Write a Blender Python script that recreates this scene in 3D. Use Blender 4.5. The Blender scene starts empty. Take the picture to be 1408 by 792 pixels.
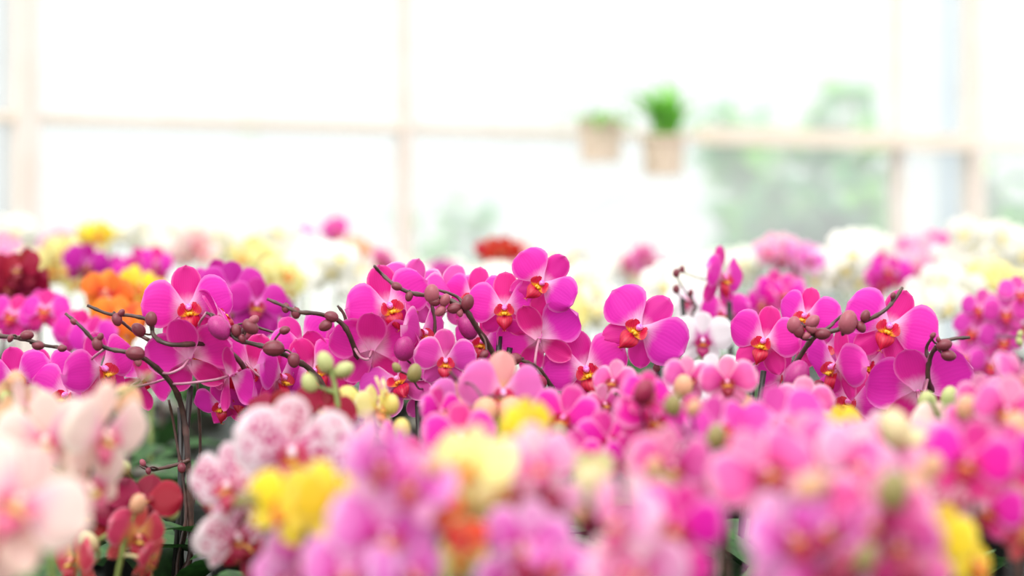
import bpy, math, random
from mathutils import Vector, Matrix, Euler

# ------------------------------------------------------------------ camera, sky, exposure
SC = bpy.context.scene
COL = SC.collection
FPX = 70.0 / 36.0 * 1408          # focal length in pixels of the 1408 wide frame
EYE, HOR, DF = 1.45, 285.0, 2.35  # eye height, horizon row, distance of the sharp row
cam = bpy.data.objects.new('camera', bpy.data.cameras.new('camera'))
COL.objects.link(cam)
cam.location = (0, 0, EYE)
cam.rotation_euler = (math.pi / 2, 0, 0)
cam.data.lens = 70
cam.data.sensor_width = 36
cam.data.shift_y = -(396 - HOR) / 1408
cam.data.dof.use_dof = True
cam.data.dof.focus_distance = DF
cam.data.dof.aperture_fstop = 2.1
cam.data.clip_end = 200
SC.camera = cam

world = bpy.data.worlds.new('overcast_sky')
SC.world = world
world.use_nodes = True
nt = world.node_tree
nt.nodes.clear()
wo = nt.nodes.new('ShaderNodeOutputWorld')
wb = nt.nodes.new('ShaderNodeBackground')
tc = nt.nodes.new('ShaderNodeTexCoord')
sx = nt.nodes.new('ShaderNodeSeparateXYZ')
cl = nt.nodes.new('ShaderNodeClamp')
ma = nt.nodes.new('ShaderNodeMath')
ma.operation = 'MULTIPLY_ADD'     # overcast dome: horizon + gain * sin(elevation)
nt.links.new(tc.outputs['Generated'], sx.inputs[0])
nt.links.new(sx.outputs['Z'], cl.inputs['Value'])
nt.links.new(cl.outputs[0], ma.inputs[0])
ma.inputs[1].default_value = 0.7
ma.inputs[2].default_value = 0.95
wb.inputs['Color'].default_value = (0.985, 0.995, 1.0, 1)
nt.links.new(ma.outputs[0], wb.inputs['Strength'])
nt.links.new(wb.outputs[0], wo.inputs[0])

sl = bpy.data.lights.new('veiled_sun', 'SUN')
sl.energy = 1.9
sl.angle = math.radians(50)
sl.color = (1.0, 0.97, 0.93)
so = bpy.data.objects.new('veiled_sun', sl)
COL.objects.link(so)
so.rotation_euler = (math.radians(38), math.radians(-12), 0)

SC.view_settings.view_transform = 'Standard'
SC.view_settings.look = 'None'
SC.view_settings.exposure = 0.32
SC.view_settings.gamma = 1
SC.view_settings.use_curve_mapping = False
SC.cycles.use_denoising = True
SC.cycles.max_bounces = 8
SC.cycles.transparent_max_bounces = 16

# ------------------------------------------------------------------ helpers
rnd = random.Random(7)


def P(px, py, Y):
    """the world point at distance Y that the photograph shows at (px, py)"""
    return Vector(((px - 704) / FPX * Y, Y, EYE + (HOR - py) / FPX * Y))


def lin(h):
    h = h.lstrip('#')
    out = []
    for i in (0, 2, 4):
        c = int(h[i:i + 2], 16) / 255
        out.append(c / 12.92 if c <= 0.04045 else ((c + 0.055) / 1.055) ** 2.4)
    return (*out, 1)


def link(o, parent=None):
    COL.objects.link(o)
    if parent is not None:
        o.parent = parent
    return o


def tag(o, label=None, cat=None, group=None, kind=None):
    for k, v in (('label', label), ('category', cat), ('group', group), ('kind', kind)):
        if v:
            o[k] = v
    return o


def empty(name, loc):
    o = bpy.data.objects.new(name, None)
    o.empty_display_size = 0.02
    o.location = loc
    return link(o)


class MB:
    """collects verts, faces, uvs and material numbers of one mesh"""

    def __init__(s):
        s.v, s.f, s.m, s.uv = [], [], [], []

    def quad_grid(s, pts, uvs, mi=0):
        nu, nv, b = len(pts), len(pts[0]), len(s.v)
        for i in range(nu):
            for j in range(nv):
                s.v.append(tuple(pts[i][j]))
                s.uv.append(uvs[i][j] if uvs else (0.5, 0.5))
        for i in range(nu - 1):
            for j in range(nv - 1):
                s.f.append((b + i * nv + j, b + i * nv + j + 1, b + (i + 1) * nv + j + 1, b + (i + 1) * nv + j))
                s.m.append(mi)

    def box(s, c, h, mi=0, mat=None):
        b = len(s.v)
        for x in (-1, 1):
            for y in (-1, 1):
                for z in (-1, 1):
                    p = Vector((c[0] + x * h[0], c[1] + y * h[1], c[2] + z * h[2]))
                    s.v.append(tuple(mat @ p if mat else p))
                    s.uv.append((0.5, 0.5))
        for f in ((0, 1, 3, 2), (4, 6, 7, 5), (0, 4, 5, 1), (2, 3, 7, 6), (0, 2, 6, 4), (1, 5, 7, 3)):
            s.f.append(tuple(b + i for i in f))
            s.m.append(mi)

    def tube(s, pts, rads, n=7, mi=0, cap=True):
        b = len(s.v)
        pts = [Vector(p) for p in pts]
        ref = Vector((0.31, 0.87, 0.2)).normalized()
        for i, p in enumerate(pts):
            t = (pts[min(i + 1, len(pts) - 1)] - pts[max(i - 1, 0)]).normalized()
            a = t.cross(ref)
            if a.length < 1e-3:
                a = t.cross(Vector((1, 0, 0)))
            a.normalize()
            c = t.cross(a)
            for k in range(n):
                q = 2 * math.pi * k / n
                s.v.append(tuple(p + (a * math.cos(q) + c * math.sin(q)) * rads[i]))
                s.uv.append((i / max(1, len(pts) - 1), k / n))
        for i in range(len(pts) - 1):
            for k in range(n):
                k2 = (k + 1) % n
                s.f.append((b + i * n + k, b + i * n + k2, b + (i + 1) * n + k2, b + (i + 1) * n + k))
                s.m.append(mi)
        if cap:
            s.f.append(tuple(b + k for k in range(n))[::-1])
            s.m.append(mi)
            s.f.append(tuple(b + (len(pts) - 1) * n + k for k in range(n)))
            s.m.append(mi)

    def lathe(s, prof, n=16, mi=0, c=(0, 0, 0)):
        s.tube([(c[0], c[1], c[2] + z) for r, z in prof], [r for r, z in prof], n, mi)

    def blob(s, c, r, mi=0, nu=6, nv=8, rot=None):
        pts, uvs = [], []
        for i in range(nu + 1):
            th = math.pi * i / nu
            row, ru = [], []
            for j in range(nv + 1):
                ph = 2 * math.pi * j / nv
                d = Vector((r[0] * math.sin(th) * math.cos(ph), r[1] * math.sin(th) * math.sin(ph), r[2] * math.cos(th)))
                if rot is not None:
                    d = rot @ d
                row.append(Vector(c) + d)
                ru.append((1 - i / nu, j / nv))
            pts.append(row)
            uvs.append(ru)
        s.quad_grid(pts, uvs, mi)

    def mesh(s, name, mats, smooth=True):
        me = bpy.data.meshes.new(name)
        me.from_pydata(s.v, [], s.f)
        for m in mats:
            me.materials.append(m)
        me.polygons.foreach_set('material_index', s.m)
        if smooth:
            me.polygons.foreach_set('use_smooth', [True] * len(s.f))
        uvl = me.uv_layers.new(name='UVMap')
        for lo in me.loops:
            uvl.data[lo.index].uv = s.uv[lo.vertex_index]
        me.update()
        return me

    def obj(s, name, mats, parent=None, smooth=True, loc=None):
        o = bpy.data.objects.new(name, s.mesh(name, mats, smooth))
        if loc is not None:
            o.location = loc
        return link(o, parent)


def spline(pts, step=6):
    """Catmull-Rom through the points"""
    p = [Vector(x) for x in pts]
    p = [p[0] * 2 - p[1]] + p + [p[-1] * 2 - p[-2]]
    out = []
    for i in range(1, len(p) - 2):
        for k in range(step):
            t = k / step
            a, b, c, d = p[i - 1], p[i], p[i + 1], p[i + 2]
            out.append(0.5 * (2 * b + (c - a) * t + (2 * a - 5 * b + 4 * c - d) * t * t + (3 * b - a - 3 * c + d) * t ** 3))
    out.append(p[-2])
    return out


# ------------------------------------------------------------------ materials
def nodes(name):
    m = bpy.data.materials.new(name)
    m.use_nodes = True
    t = m.node_tree
    t.nodes.clear()
    return m, t


def N(t, typ, **kw):
    n = t.nodes.new(typ)
    for k, v in kw.items():
        setattr(n, k, v)
    return n


def math_(t, op, a, b=None, c=None):
    n = N(t, 'ShaderNodeMath', operation=op)
    for i, x in enumerate((a, b, c)):
        if x is None:
            continue
        if isinstance(x, (int, float)):
            n.inputs[i].default_value = x
        else:
            t.links.new(x, n.inputs[i])
    return n.outputs[0]


def smooth(t, x, a, b):
    n = N(t, 'ShaderNodeMapRange', interpolation_type='SMOOTHSTEP')
    t.links.new(x, n.inputs['Value'])
    n.inputs['From Min'].default_value = a
    n.inputs['From Max'].default_value = b
    return n.outputs[0]


def mix(t, f, a, b, mode='MIX'):
    n = N(t, 'ShaderNodeMix', data_type='RGBA', blend_type=mode)
    for k, x in (('Factor', f), ('A', a), ('B', b)):
        i = [q for q in n.inputs if q.name == k and q.enabled][0]
        if isinstance(x, (float, int)):
            i.default_value = x
        elif isinstance(x, tuple):
            i.default_value = x
        else:
            t.links.new(x, i)
    return [q for q in n.outputs if q.enabled][0]


def petal_mat(name, main, base, edge, ext=0.4, spots=None, trans=0.36, edge_k=0.65, vein=0.16):
    """thin petal: paler or darker at its base, paler rim, fine veins, maybe speckles; lets light through"""
    m, t = nodes(name)
    uv = N(t, 'ShaderNodeTexCoord').outputs['UV']
    sp = N(t, 'ShaderNodeSeparateXYZ')
    t.links.new(uv, sp.inputs[0])
    u, v = sp.outputs[0], sp.outputs[1]
    av = math_(t, 'ABSOLUTE', math_(t, 'MULTIPLY_ADD', v, 2.0, -1.0))
    no = N(t, 'ShaderNodeTexNoise')
    t.links.new(uv, no.inputs['Vector'])
    no.inputs['Scale'].default_value = 5
    uj = math_(t, 'MULTIPLY_ADD', no.outputs['Fac'], 0.16, math_(t, 'SUBTRACT', u, 0.08))
    col = mix(t, smooth(t, uj, 0.06, ext), lin(base), lin(main))
    vw = math_(t, 'SINE', math_(t, 'MULTIPLY_ADD', v, 84.0, math_(t, 'MULTIPLY', no.outputs['Fac'], 2.5)))
    vf = math_(t, 'MULTIPLY', smooth(t, vw, 0.35, 1.0), vein)
    dark = tuple(c * 0.72 for c in lin(main)[:3]) + (1,)
    col = mix(t, vf, col, dark)
    if spots:
        vo = N(t, 'ShaderNodeTexVoronoi')
        mp = N(t, 'ShaderNodeMapping')
        mp.inputs['Scale'].default_value = (12, 11, 1)
        t.links.new(uv, mp.inputs[0])
        t.links.new(mp.outputs[0], vo.inputs['Vector'])
        vo.inputs['Scale'].default_value = 1
        mid = math_(t, 'MULTIPLY', smooth(t, av, 1.0, 0.5), smooth(t, u, 1.0, 0.7))
        sf = math_(t, 'MULTIPLY', smooth(t, vo.outputs['Distance'], 0.6, 0.4), mid)
        col = mix(t, sf, col, lin(spots))
    lo = 0.68 if name.split('_')[0] in ('lilac', 'rose', 'hot', 'blush', 'spotted', 'cream') else 0.80
    rim = math_(t, 'MAXIMUM', smooth(t, av, lo, 1.0), smooth(t, u, lo + 0.1, 1.0))
    col = mix(t, math_(t, 'MULTIPLY', rim, edge_k), col, lin(edge))
    oi = N(t, 'ShaderNodeObjectInfo')
    hs = N(t, 'ShaderNodeHueSaturation')
    t.links.new(math_(t, 'MULTIPLY_ADD', oi.outputs['Random'], 0.022, 0.489), hs.inputs['Hue'])
    t.links.new(math_(t, 'MULTIPLY_ADD', oi.outputs['Random'], 0.14, 0.90), hs.inputs['Value'])
    t.links.new(col, hs.inputs['Color'])
    col = hs.outputs[0]
    pb = N(t, 'ShaderNodeBsdfPrincipled')
    t.links.new(col, pb.inputs['Base Color'])
    pb.inputs['Roughness'].default_value = 0.5
    pb.inputs['Specular IOR Level'].default_value = 0.25
    bp = N(t, 'ShaderNodeBump')
    bp.inputs['Strength'].default_value = 0.05
    bp.inputs['Distance'].default_value = 0.002
    t.links.new(vw, bp.inputs['Height'])
    t.links.new(bp.outputs[0], pb.inputs['Normal'])
    tr = N(t, 'ShaderNodeBsdfTranslucent')
    t.links.new(col, tr.inputs['Color'])
    ms = N(t, 'ShaderNodeMixShader')
    ms.inputs[0].default_value = trans
    t.links.new(pb.outputs[0], ms.inputs[1])
    t.links.new(tr.outputs[0], ms.inputs[2])
    out = N(t, 'ShaderNodeOutputMaterial')
    t.links.new(ms.outputs[0], out.inputs[0])
    return m


def lip_mat(name, red, dark, gold):
    """lip: golden and speckled at its root, red outwards, darker streaks"""
    m, t = nodes(name)
    sp = N(t, 'ShaderNodeSeparateXYZ')
    uv = N(t, 'ShaderNodeTexCoord').outputs['UV']
    t.links.new(uv, sp.inputs[0])
    no = N(t, 'ShaderNodeTexNoise')
    no.inputs['Scale'].default_value = 14
    t.links.new(uv, no.inputs['Vector'])
    uj = math_(t, 'MULTIPLY_ADD', no.outputs['Fac'], 0.5, math_(t, 'SUBTRACT', sp.outputs[0], 0.25))
    col = mix(t, smooth(t, uj, 0.16, 0.42), lin(gold), lin(red))
    st = math_(t, 'SINE', math_(t, 'MULTIPLY', sp.outputs[1], 40.0))
    col = mix(t, math_(t, 'MULTIPLY', smooth(t, st, 0.2, 1.0), 0.6), col, lin(dark))
    pb = N(t, 'ShaderNodeBsdfPrincipled')
    t.links.new(col, pb.inputs['Base Color'])
    pb.inputs['Roughness'].default_value = 0.35
    tr = N(t, 'ShaderNodeBsdfTranslucent')
    t.links.new(col, tr.inputs['Color'])
    ms = N(t, 'ShaderNodeMixShader')
    ms.inputs[0].default_value = 0.25
    t.links.new(pb.outputs[0], ms.inputs[1])
    t.links.new(tr.outputs[0], ms.inputs[2])
    out = N(t, 'ShaderNodeOutputMaterial')
    t.links.new(ms.outputs[0], out.inputs[0])
    return m


def plain(name, colour, rough=0.5, colour2=None, scale=20.0, bump=0.0, metal=0.0, coord='Object', trans=0.0):
    m, t = nodes(name)
    pb = N(t, 'ShaderNodeBsdfPrincipled')
    pb.inputs['Roughness'].default_value = rough
    pb.inputs['Metallic'].default_value = metal
    c = N(t, 'ShaderNodeTexCoord').outputs[coord]
    no = N(t, 'ShaderNodeTexNoise')
    no.inputs['Scale'].default_value = scale
    t.links.new(c, no.inputs['Vector'])
    l1 = lin(colour)
    l2 = lin(colour2) if colour2 else tuple(x * 0.82 for x in l1[:3]) + (1,)
    col = mix(t, smooth(t, no.outputs['Fac'], 0.3, 0.7), l1, l2)
    t.links.new(col, pb.inputs['Base Color'])
    if bump:
        b = N(t, 'ShaderNodeBump')
        b.inputs['Strength'].default_value = bump
        b.inputs['Distance'].default_value = 0.004
        t.links.new(no.outputs['Fac'], b.inputs['Height'])
        t.links.new(b.outputs[0], pb.inputs['Normal'])
    sh = pb.outputs[0]
    if trans:
        tr = N(t, 'ShaderNodeBsdfTranslucent')
        t.links.new(col, tr.inputs['Color'])
        ms = N(t, 'ShaderNodeMixShader')
        ms.inputs[0].default_value = trans
        t.links.new(sh, ms.inputs[1])
        t.links.new(tr.outputs[0], ms.inputs[2])
        sh = ms.outputs[0]
    out = N(t, 'ShaderNodeOutputMaterial')
    t.links.new(sh, out.inputs[0])
    return m


def glass_mat():
    """thin greenhouse pane: clear glass with an even veil of dust and condensation, a faint reflection"""
    m, t = nodes('dusty_glass')
    tp = N(t, 'ShaderNodeBsdfTransparent')
    tp.inputs[0].default_value = (0.97, 0.99, 0.985, 1)
    tl = N(t, 'ShaderNodeBsdfTranslucent')
    tl.inputs[0].default_value = (0.97, 0.985, 0.98, 1)
    df = N(t, 'ShaderNodeBsdfDiffuse')
    df.inputs[0].default_value = (0.97, 0.985, 0.98, 1)
    d2 = N(t, 'ShaderNodeMixShader')
    d2.inputs[0].default_value = 0.3
    t.links.new(tl.outputs[0], d2.inputs[1])
    t.links.new(df.outputs[0], d2.inputs[2])
    no = N(t, 'ShaderNodeTexNoise')
    no.inputs['Scale'].default_value = 1.7
    t.links.new(N(t, 'ShaderNodeTexCoord').outputs['Object'], no.inputs['Vector'])
    a = N(t, 'ShaderNodeMixShader')
    t.links.new(math_(t, 'MULTIPLY_ADD', no.outputs['Fac'], 0.10, 0.22), a.inputs[0])
    t.links.new(tp.outputs[0], a.inputs[1])
    t.links.new(d2.outputs[0], a.inputs[2])
    gl = N(t, 'ShaderNodeBsdfGlossy')
    gl.inputs['Roughness'].default_value = 0.08
    g = N(t, 'ShaderNodeMixShader')
    g.inputs[0].default_value = 0.04
    t.links.new(a.outputs[0], g.inputs[1])
    t.links.new(gl.outputs[0], g.inputs[2])
    out = N(t, 'ShaderNodeOutputMaterial')
    t.links.new(g.outputs[0], out.inputs[0])
    return m


M = dict(
    stem=plain('brown_stem', '5C3E38', 0.4, '3C2A26', 60, 0.1),
    greenstem=plain('green_stem', '8A9A55', 0.45, '6F7E3E', 60),
    pedicel=plain('pedicel_skin', 'C98AA4', 0.45, 'A0687A', 60),
    palepedicel=plain('pale_pedicel_skin', 'D3CC96', 0.45, 'B9A77E', 60),
    stake=plain('dark_stake', '2A2624', 0.45, '1C1A1A', 80),
    leaf=plain('orchid_leaf', '3C6A30', 0.7, '264822', 12, trans=0.15),
    pot=plain('grey_brown_pot', '7C776C', 0.5, '625E55', 10),
    darkpot=plain('dark_pot', '3A3A38', 0.45, '2A2A2A', 10),
    bark=plain('bark_mix', '5A4030', 0.9, '2E2018', 90, 0.8),
    frame=plain('cream_painted_metal', 'EEE2D8', 0.4, 'E9DACE', 6),
    beam=plain('beige_beam', 'ECDECE', 0.5, 'E6D6C3', 6),
    greypost=plain('grey_steel', 'AEB6BE', 0.45, '98A0A8', 6),
    bluepost=plain('pale_blue_steel', 'C9D6EA', 0.45, 'BCC8DC', 6),
    floor=plain('concrete', '9A9892', 0.85, '84827C', 5, 0.3),
    bench=plain('dark_green_bench', '343B35', 0.7, '272D28', 12),
    basket=plain('woven_basket', 'E4D0BC', 0.7, 'D4BEA6', 40, 0.4),
    basketplant=plain('basket_leaf', '92D65C', 0.45, '70BE46', 9, trans=0.4),
    shrubleaf=plain('shrub_leaf', '6CC47A', 0.45, '4CA864', 6, trans=0.4),
    shrubdark=plain('shrub_dark_leaf', '2E7C50', 0.45, '226444', 6, trans=0.3),
    shrublight=plain('shrub_light_leaf', 'A4EC5C', 0.45, '86D84C', 6, trans=0.45),
    bark2=plain('shrub_bark', '8A7E6C', 0.8, '6E6454', 20, 0.4),
    gravel=plain('pale_gravel', 'DEDDD6', 0.9, 'CECCC4', 30),
    film=plain('white_tunnel_film', 'F4F5F6', 0.5, 'E6E8EA', 3),
    tank=plain('pale_green_grey_paint', 'E6EAE2', 0.5, 'DCE2D8', 3),
    green=plain('outdoor_hedge', '8FBF8C', 0.6, '74A878', 8, trans=0.2),
    glass=glass_mat(),
)
# buds
for k, (a, b) in dict(brownbud=('8E3A48', '682C38'), pinkbud=('B8606E', '8E4654'), greenbud=('C9CF8E', 'A8AE6A'), creambud=('EFE2B4', 'CDBE86'),
                      olivebud=('A89A5C', '7C7044'), peachbud=('E9B98E', 'D08E70'), redbud=('A8204E', '7C1638'), magentabud=('C7308E', '99286C'), paleyellowbud=('F2E284', 'D9C45E')).items():
    M[k] = plain(k, a, 0.4, b, 45, trans=0.12)

# name: petal (main, base, edge, extent, spots), sepal (main, base, edge), lip, callus, column
VARS = dict(
    magenta=(('E731B6', 'F8C6E6', 'F48CD4', 0.42, None), ('DE2A94', 'F5B8DA', 'F07CC0'), ('CC1840', 'A80E38'), 'F2AE1E', 'F4A8DC'),
    edged=(('E648B8', 'F3A8DA', 'FBC8E6', 0.4, None), ('E050AE', 'F3A8D0', 'F8BFE0'), ('D01C48', 'A80E38'), 'F09A2A', 'F4C8E0'),
    purple=(('CE26A4', 'E58AD0', 'DE6CC8', 0.3, None), ('BE1E92', 'DD7CC0', 'D460BA'), ('A81048', '8A0E38'), 'E0A030', 'E9A0D4'),
    lilac=(('EF84D2', 'D0129C', 'FBDDF2', 0.75, None), ('F0A0D8', 'E85AC0', 'FAD8EE'), ('B4103E', '8C0C30'), 'F0B050', 'F8D8EC'),
    rose=(('F066B2', 'C81880', 'FBD4E6', 0.65, None), ('F08AB8', 'EE5AA0', 'F8CCDC'), ('9C0C30', '700822'), 'F0A850', 'F8D0E0'),
    hot=(('EA22AE', 'E8209C', 'F8B4DC', 0.5, None), ('E43C98', 'EE80B4', 'F4A4CC'), ('B01034', '860C28'), 'F0A040', 'F6B4D6'),
    blush=(('F4A4CE', 'E84CA6', 'FCE2EE', 0.55, None), ('F6C2D4', 'F0A0C0', 'FBE4EC'), ('D84C8C', 'C02C6C'), 'F2C070', 'FAE0EA'),
    cream_pink=(('F8D8D0', 'EE9CC0', 'FDF2E2', 0.6, None), ('F6CCC4', 'F2B4B8', 'FBE8D4'), ('DC6C8C', 'C8446C'), 'F2D070', 'F8E0C8'),
    spotted=(('FADDE8', 'EE96BC', 'FEF6F7', 0.45, 'CC2070'), ('F8D4E0', 'F0A4C2', 'FDF0F3'), ('C23A5C', 'A82848'), 'E8A040', 'F4DCE4'),
    yellow=(('F5D634', 'F2C43A', 'F8E880', 0.4, None), ('F4D848', 'EEC24A', 'F8E890'), ('E46A2C', 'CC4020'), 'F0C030', 'F8E8A0'),
    pale_yellow=(('F8EE9E', 'F6E470', 'FBF6D0', 0.4, None), ('F7EBA4', 'F3E07C', 'FBF4D0'), ('E8963C', 'D06030'), 'F0C850', 'F8F0C0'),
    orange=(('EE7C22', 'DC3C20', 'F2A050', 0.7, None), ('F09038', 'E4602A', 'F4B068'), ('CE2420', 'B01818'), 'F4C0A0', 'F6D0C0'),
    crimson=(('98103A', 'C03058', 'B42A54', 0.3, None), ('8A0E2A', 'A82444', 'A02440'), ('8C0C26', '760A1E'), 'E8B060', 'E8A0A8'),
    coral=(('D4445E', 'F0BC68', 'EA94A0', 0.6, None), ('D85A58', 'F2C070', 'F0B0A0'), ('A81830', '8C1028'), 'F0C860', 'F2C8A0'),
    scarlet=(('C61E2A', 'D84840', 'D85850', 0.3, None), ('C42A2C', 'D65040', 'D86050'), ('9C1018', '840C14'), 'E8A040', 'E8A090'),
    white=(('FDFCF4', 'F9F6DC', 'FEFDF9', 0.4, None), ('FBFAEE', 'F4F2D2', 'FDFCF6'), ('F6EBB4', 'F0DC94'), 'EED070', 'F8F4DC'),
    purple_eye=(('FAF3F7', 'C4249A', 'FDFAFC', 0.42, None), ('F8EEF4', 'D060B0', 'FCF6FA'), ('B01468', '8C0E50'), 'D07030', 'E8A0D0'),
    vermilion=(('EC5638', 'E23C34', 'F4A09A', 0.5, None), ('EE6A44', 'E24A38', 'F2A898'), ('B81828', '98101C'), 'F0B060', 'F6C8B8'),
    peach_backed=(('EE74C6', 'F6B4DE', 'F6A6DA', 0.4, None), ('F0A8A4', 'F2C090', 'F4C0B0'), ('D03060', 'B01848'), 'F0B060', 'F6C8DC'),
    peach=(('F4C8A4', 'F0B080', 'F8E0CC', 0.5, None), ('F2C49A', 'EEB07E', 'F8DCC4'), ('D06048', 'B84838'), 'F0C060', 'F6E0C4'),
    cream_green=(('F0ECB4', 'DCDC84', 'F8F6DC', 0.5, None), ('ECE8AC', 'D8D87E', 'F6F2D4'), ('D86070', 'C04058'), 'F0D060', 'F4F0CC'),
)
SETS = {}


def wave(seed, amp):
    r = random.Random(seed)
    a, b, c = (r.uniform(0, 6.28) for _ in range(3))
    return lambda u, v: amp * (math.sin(4.2 * u + a) * v + 0.7 * math.sin(6.0 * v + b) * u + 0.4 * math.sin(9 * u + 5 * v + c) * v * v)


def blade(L, wf, cf, ang, off, nu, nv, mi=0, mb=None):
    """one petal or sepal laid out along the direction ang of the flower's face; the flower looks along -Y"""
    mb = mb or MB()
    ca, sa = math.cos(ang), math.sin(ang)
    pts, uvs = [], []
    for i in range(nu + 1):
        u = i / nu
        u = 1 - (1 - u) ** 1.25 if u > 0 else 0
        row, ru = [], []
        for j in range(nv + 1):
            v = 2 * j / nv - 1
            w = wf(u, v)
            a = L * u
            b = w * v
            c = cf(u, v)
            row.append((off[0] + a * ca - b * sa, off[1] - c, off[2] + a * sa + b * ca))
            ru.append((u, (v + 1) / 2))
        pts.append(row)
        uvs.append(ru)
    mb.quad_grid(pts, uvs, mi)
    return mb


def make_set(var, hi):
    key = (var, hi)
    if key in SETS:
        return SETS[key]
    pet, sep, lip, cal, colm = VARS[var]
    if (var, 'mats') not in SETS:
        SETS[(var, 'mats')] = (
            petal_mat(var + '_petal', pet[0], pet[1], pet[2], pet[3], pet[4]),
            petal_mat(var + '_sepal', sep[0], sep[1], sep[2], 0.4, pet[4]),
            lip_mat(var + '_lip', lip[0], lip[1], cal),
            plain(var + '_callus', cal, 0.4, None, 200),
            plain(var + '_column', colm, 0.4, pet[0], 90))
    mp, msp, ml, mc, mk = SETS[(var, 'mats')]
    nu, nv = (9, 8) if hi else (5, 4)
    S = dict(L=[], R=[], D=[], A=[], B=[], lip=[], column=[])

    def wpet(u, v):
        if u < 0.56:
            x = u / 0.56
            w = 0.035 + 0.235 * (3 * x * x - 2 * x ** 3) ** 0.75
        else:
            w = 0.27 * math.sqrt(max(0, 1 - ((u - 0.56) / 0.44) ** 2)) ** 0.92
        return max(w * (1.08 if v > 0 else 0.92), 0.002)

    def wsep(wm, tip):
        def f(u, v):
            if u < 0.58:
                x = u / 0.58
                w = 0.035 + (wm - 0.035) * (3 * x * x - 2 * x ** 3) ** 0.7
            else:
                w = wm * max(0, 1 - ((u - 0.58) / 0.42) ** 2) ** tip
            return max(w, 0.002)
        return f

    for k in range(3):
        wv = wave(k * 13 + 1, 0.016)
        cup = (0.02, -0.05, 0.07)[k]
        cf = lambda u, v, wv=wv, cup=cup: 0.03 + cup * u * u - 0.055 * v * v * (0.3 + u) + 0.03 * math.sin(math.pi * u) + wv(u, v)
        for side, ang in (('R', 0.22), ('L', math.pi - 0.22)):
            wf = wpet if side == 'R' else (lambda u, v: wpet(u, -v))
            S[side].append(blade(0.5, wf, cf, ang, (0.012 if side == 'R' else -0.012, 0, 0.015), nu, nv).mesh('petal', [mp]))
        wv2 = wave(k * 17 + 5, 0.014)
        cs = lambda u, v, wv=wv2, k=k: -0.03 + (0.05, -0.06, 0.01)[k] * u * u - 0.04 * v * v + wv(u, v)
        S['D'].append(blade(0.46, wsep(0.168, 0.52), cs, math.pi / 2, (0, 0, 0.01), nu, nv).mesh('sepal', [msp]))
        for nm, ang in (('A', math.radians(-50)), ('B', math.radians(-130))):
            S[nm].append(blade(0.44, wsep(0.145, 0.62), cs, ang, (0, 0, -0.01), nu, nv).mesh('sepal', [msp]))
    # lip: tongue that runs forward and down, two upright side lobes that cup round the yellow callus
    for k in range(2):
        mb = MB()
        n = 8 if hi else 4
        pts, uvs = [], []
        for i in range(n + 1):
            u = i / n
            y = -0.03 - 0.135 * math.sin(min(1, u * 1.1) * math.pi * 0.6)
            z = -0.05 - 0.225 * u ** 1.4 - (0.02 if k else 0)
            w = 0.03 + 0.078 * math.sin(math.pi * min(1, u * 1.02) ** 1.15) ** 0.9 if u < 1 else 0.008
            row, ru = [], []
            for j in range(7):
                v = j / 3 - 1
                row.append((w * v, y + 0.05 * v * v * (0.4 + u) - 0.012 * math.cos(v * 3), z + 0.025 * v * v))
                ru.append((0.3 + 0.7 * u, j / 6))
            pts.append(row)
            uvs.append(ru)
        mb.quad_grid(pts, uvs, 0)
        for s in (-1, 1):
            pts, uvs = [], []
            m_ = 6 if hi else 3
            for i in range(m_ + 1):
                u = i / m_
                w = 0.022 + 0.075 * math.sin(math.pi * min(1, 0.1 + 0.9 * u) ** 1.1) ** 0.75 if u < 1 else 0.012
                row, ru = [], []
                for j in range(6):
                    v = j / 2.5 - 1
                    cx = 0.02 + 0.15 * u - 0.075 * u * u
                    row.append((s * (cx + 0.55 * w * v), -0.085 - 0.03 * u - 0.62 * w * v + 0.02 * v * v, -0.085 + 0.12 * u - 0.5 * w * v + 0.02 * v * v))
                    ru.append((u, j / 5))
                pts.append(row)
                uvs.append(ru)
            mb.quad_grid(pts, uvs, 0)
            if hi:   # the two tendrils at the tip of the tongue
                q = Vector((0, -0.155, -0.27))
                mb.tube(spline([q, q + Vector((s * 0.02, 0.01, -0.02)), q + Vector((s * 0.035, 0.03, -0.02)), q + Vector((s * 0.03, 0.045, -0.005))], 3),
                        [0.0045 - 0.0003 * i for i in range(10)], 4, 0)
        for s in (-1, 1):
            mb.blob((s * 0.017, -0.125, -0.062), (0.02, 0.024, 0.022), 1, 4, 6)
        mb.blob((0.0, -0.10, -0.05), (0.045, 0.03, 0.014), 1, 4, 6)
        S['lip'].append(mb.mesh('lip', [ml, mc]))
    mb = MB()
    mb.blob((0, -0.055, 0.014), (0.04, 0.07, 0.042), 0, 5, 7)
    mb.blob((0, -0.10, 0.006), (0.026, 0.02, 0.024), 0, 4, 6)
    mb.tube([(0, 0.0, 0), (0, 0.05, -0.01), (0, 0.10, -0.03)], [0.024, 0.017, 0.012], 6, 0)
    S['column'].append(mb.mesh('flower', [mk]))
    SETS[key] = S
    return S


def flower_rot(yaw, pitch, roll):
    if abs(yaw) > 90:
        roll = -roll
    return (Matrix.Rotation(math.radians(yaw), 3, 'Z') @ Matrix.Rotation(math.radians(-pitch), 3, 'X') @ Matrix.Rotation(math.radians(roll), 3, 'Y'))


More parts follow.
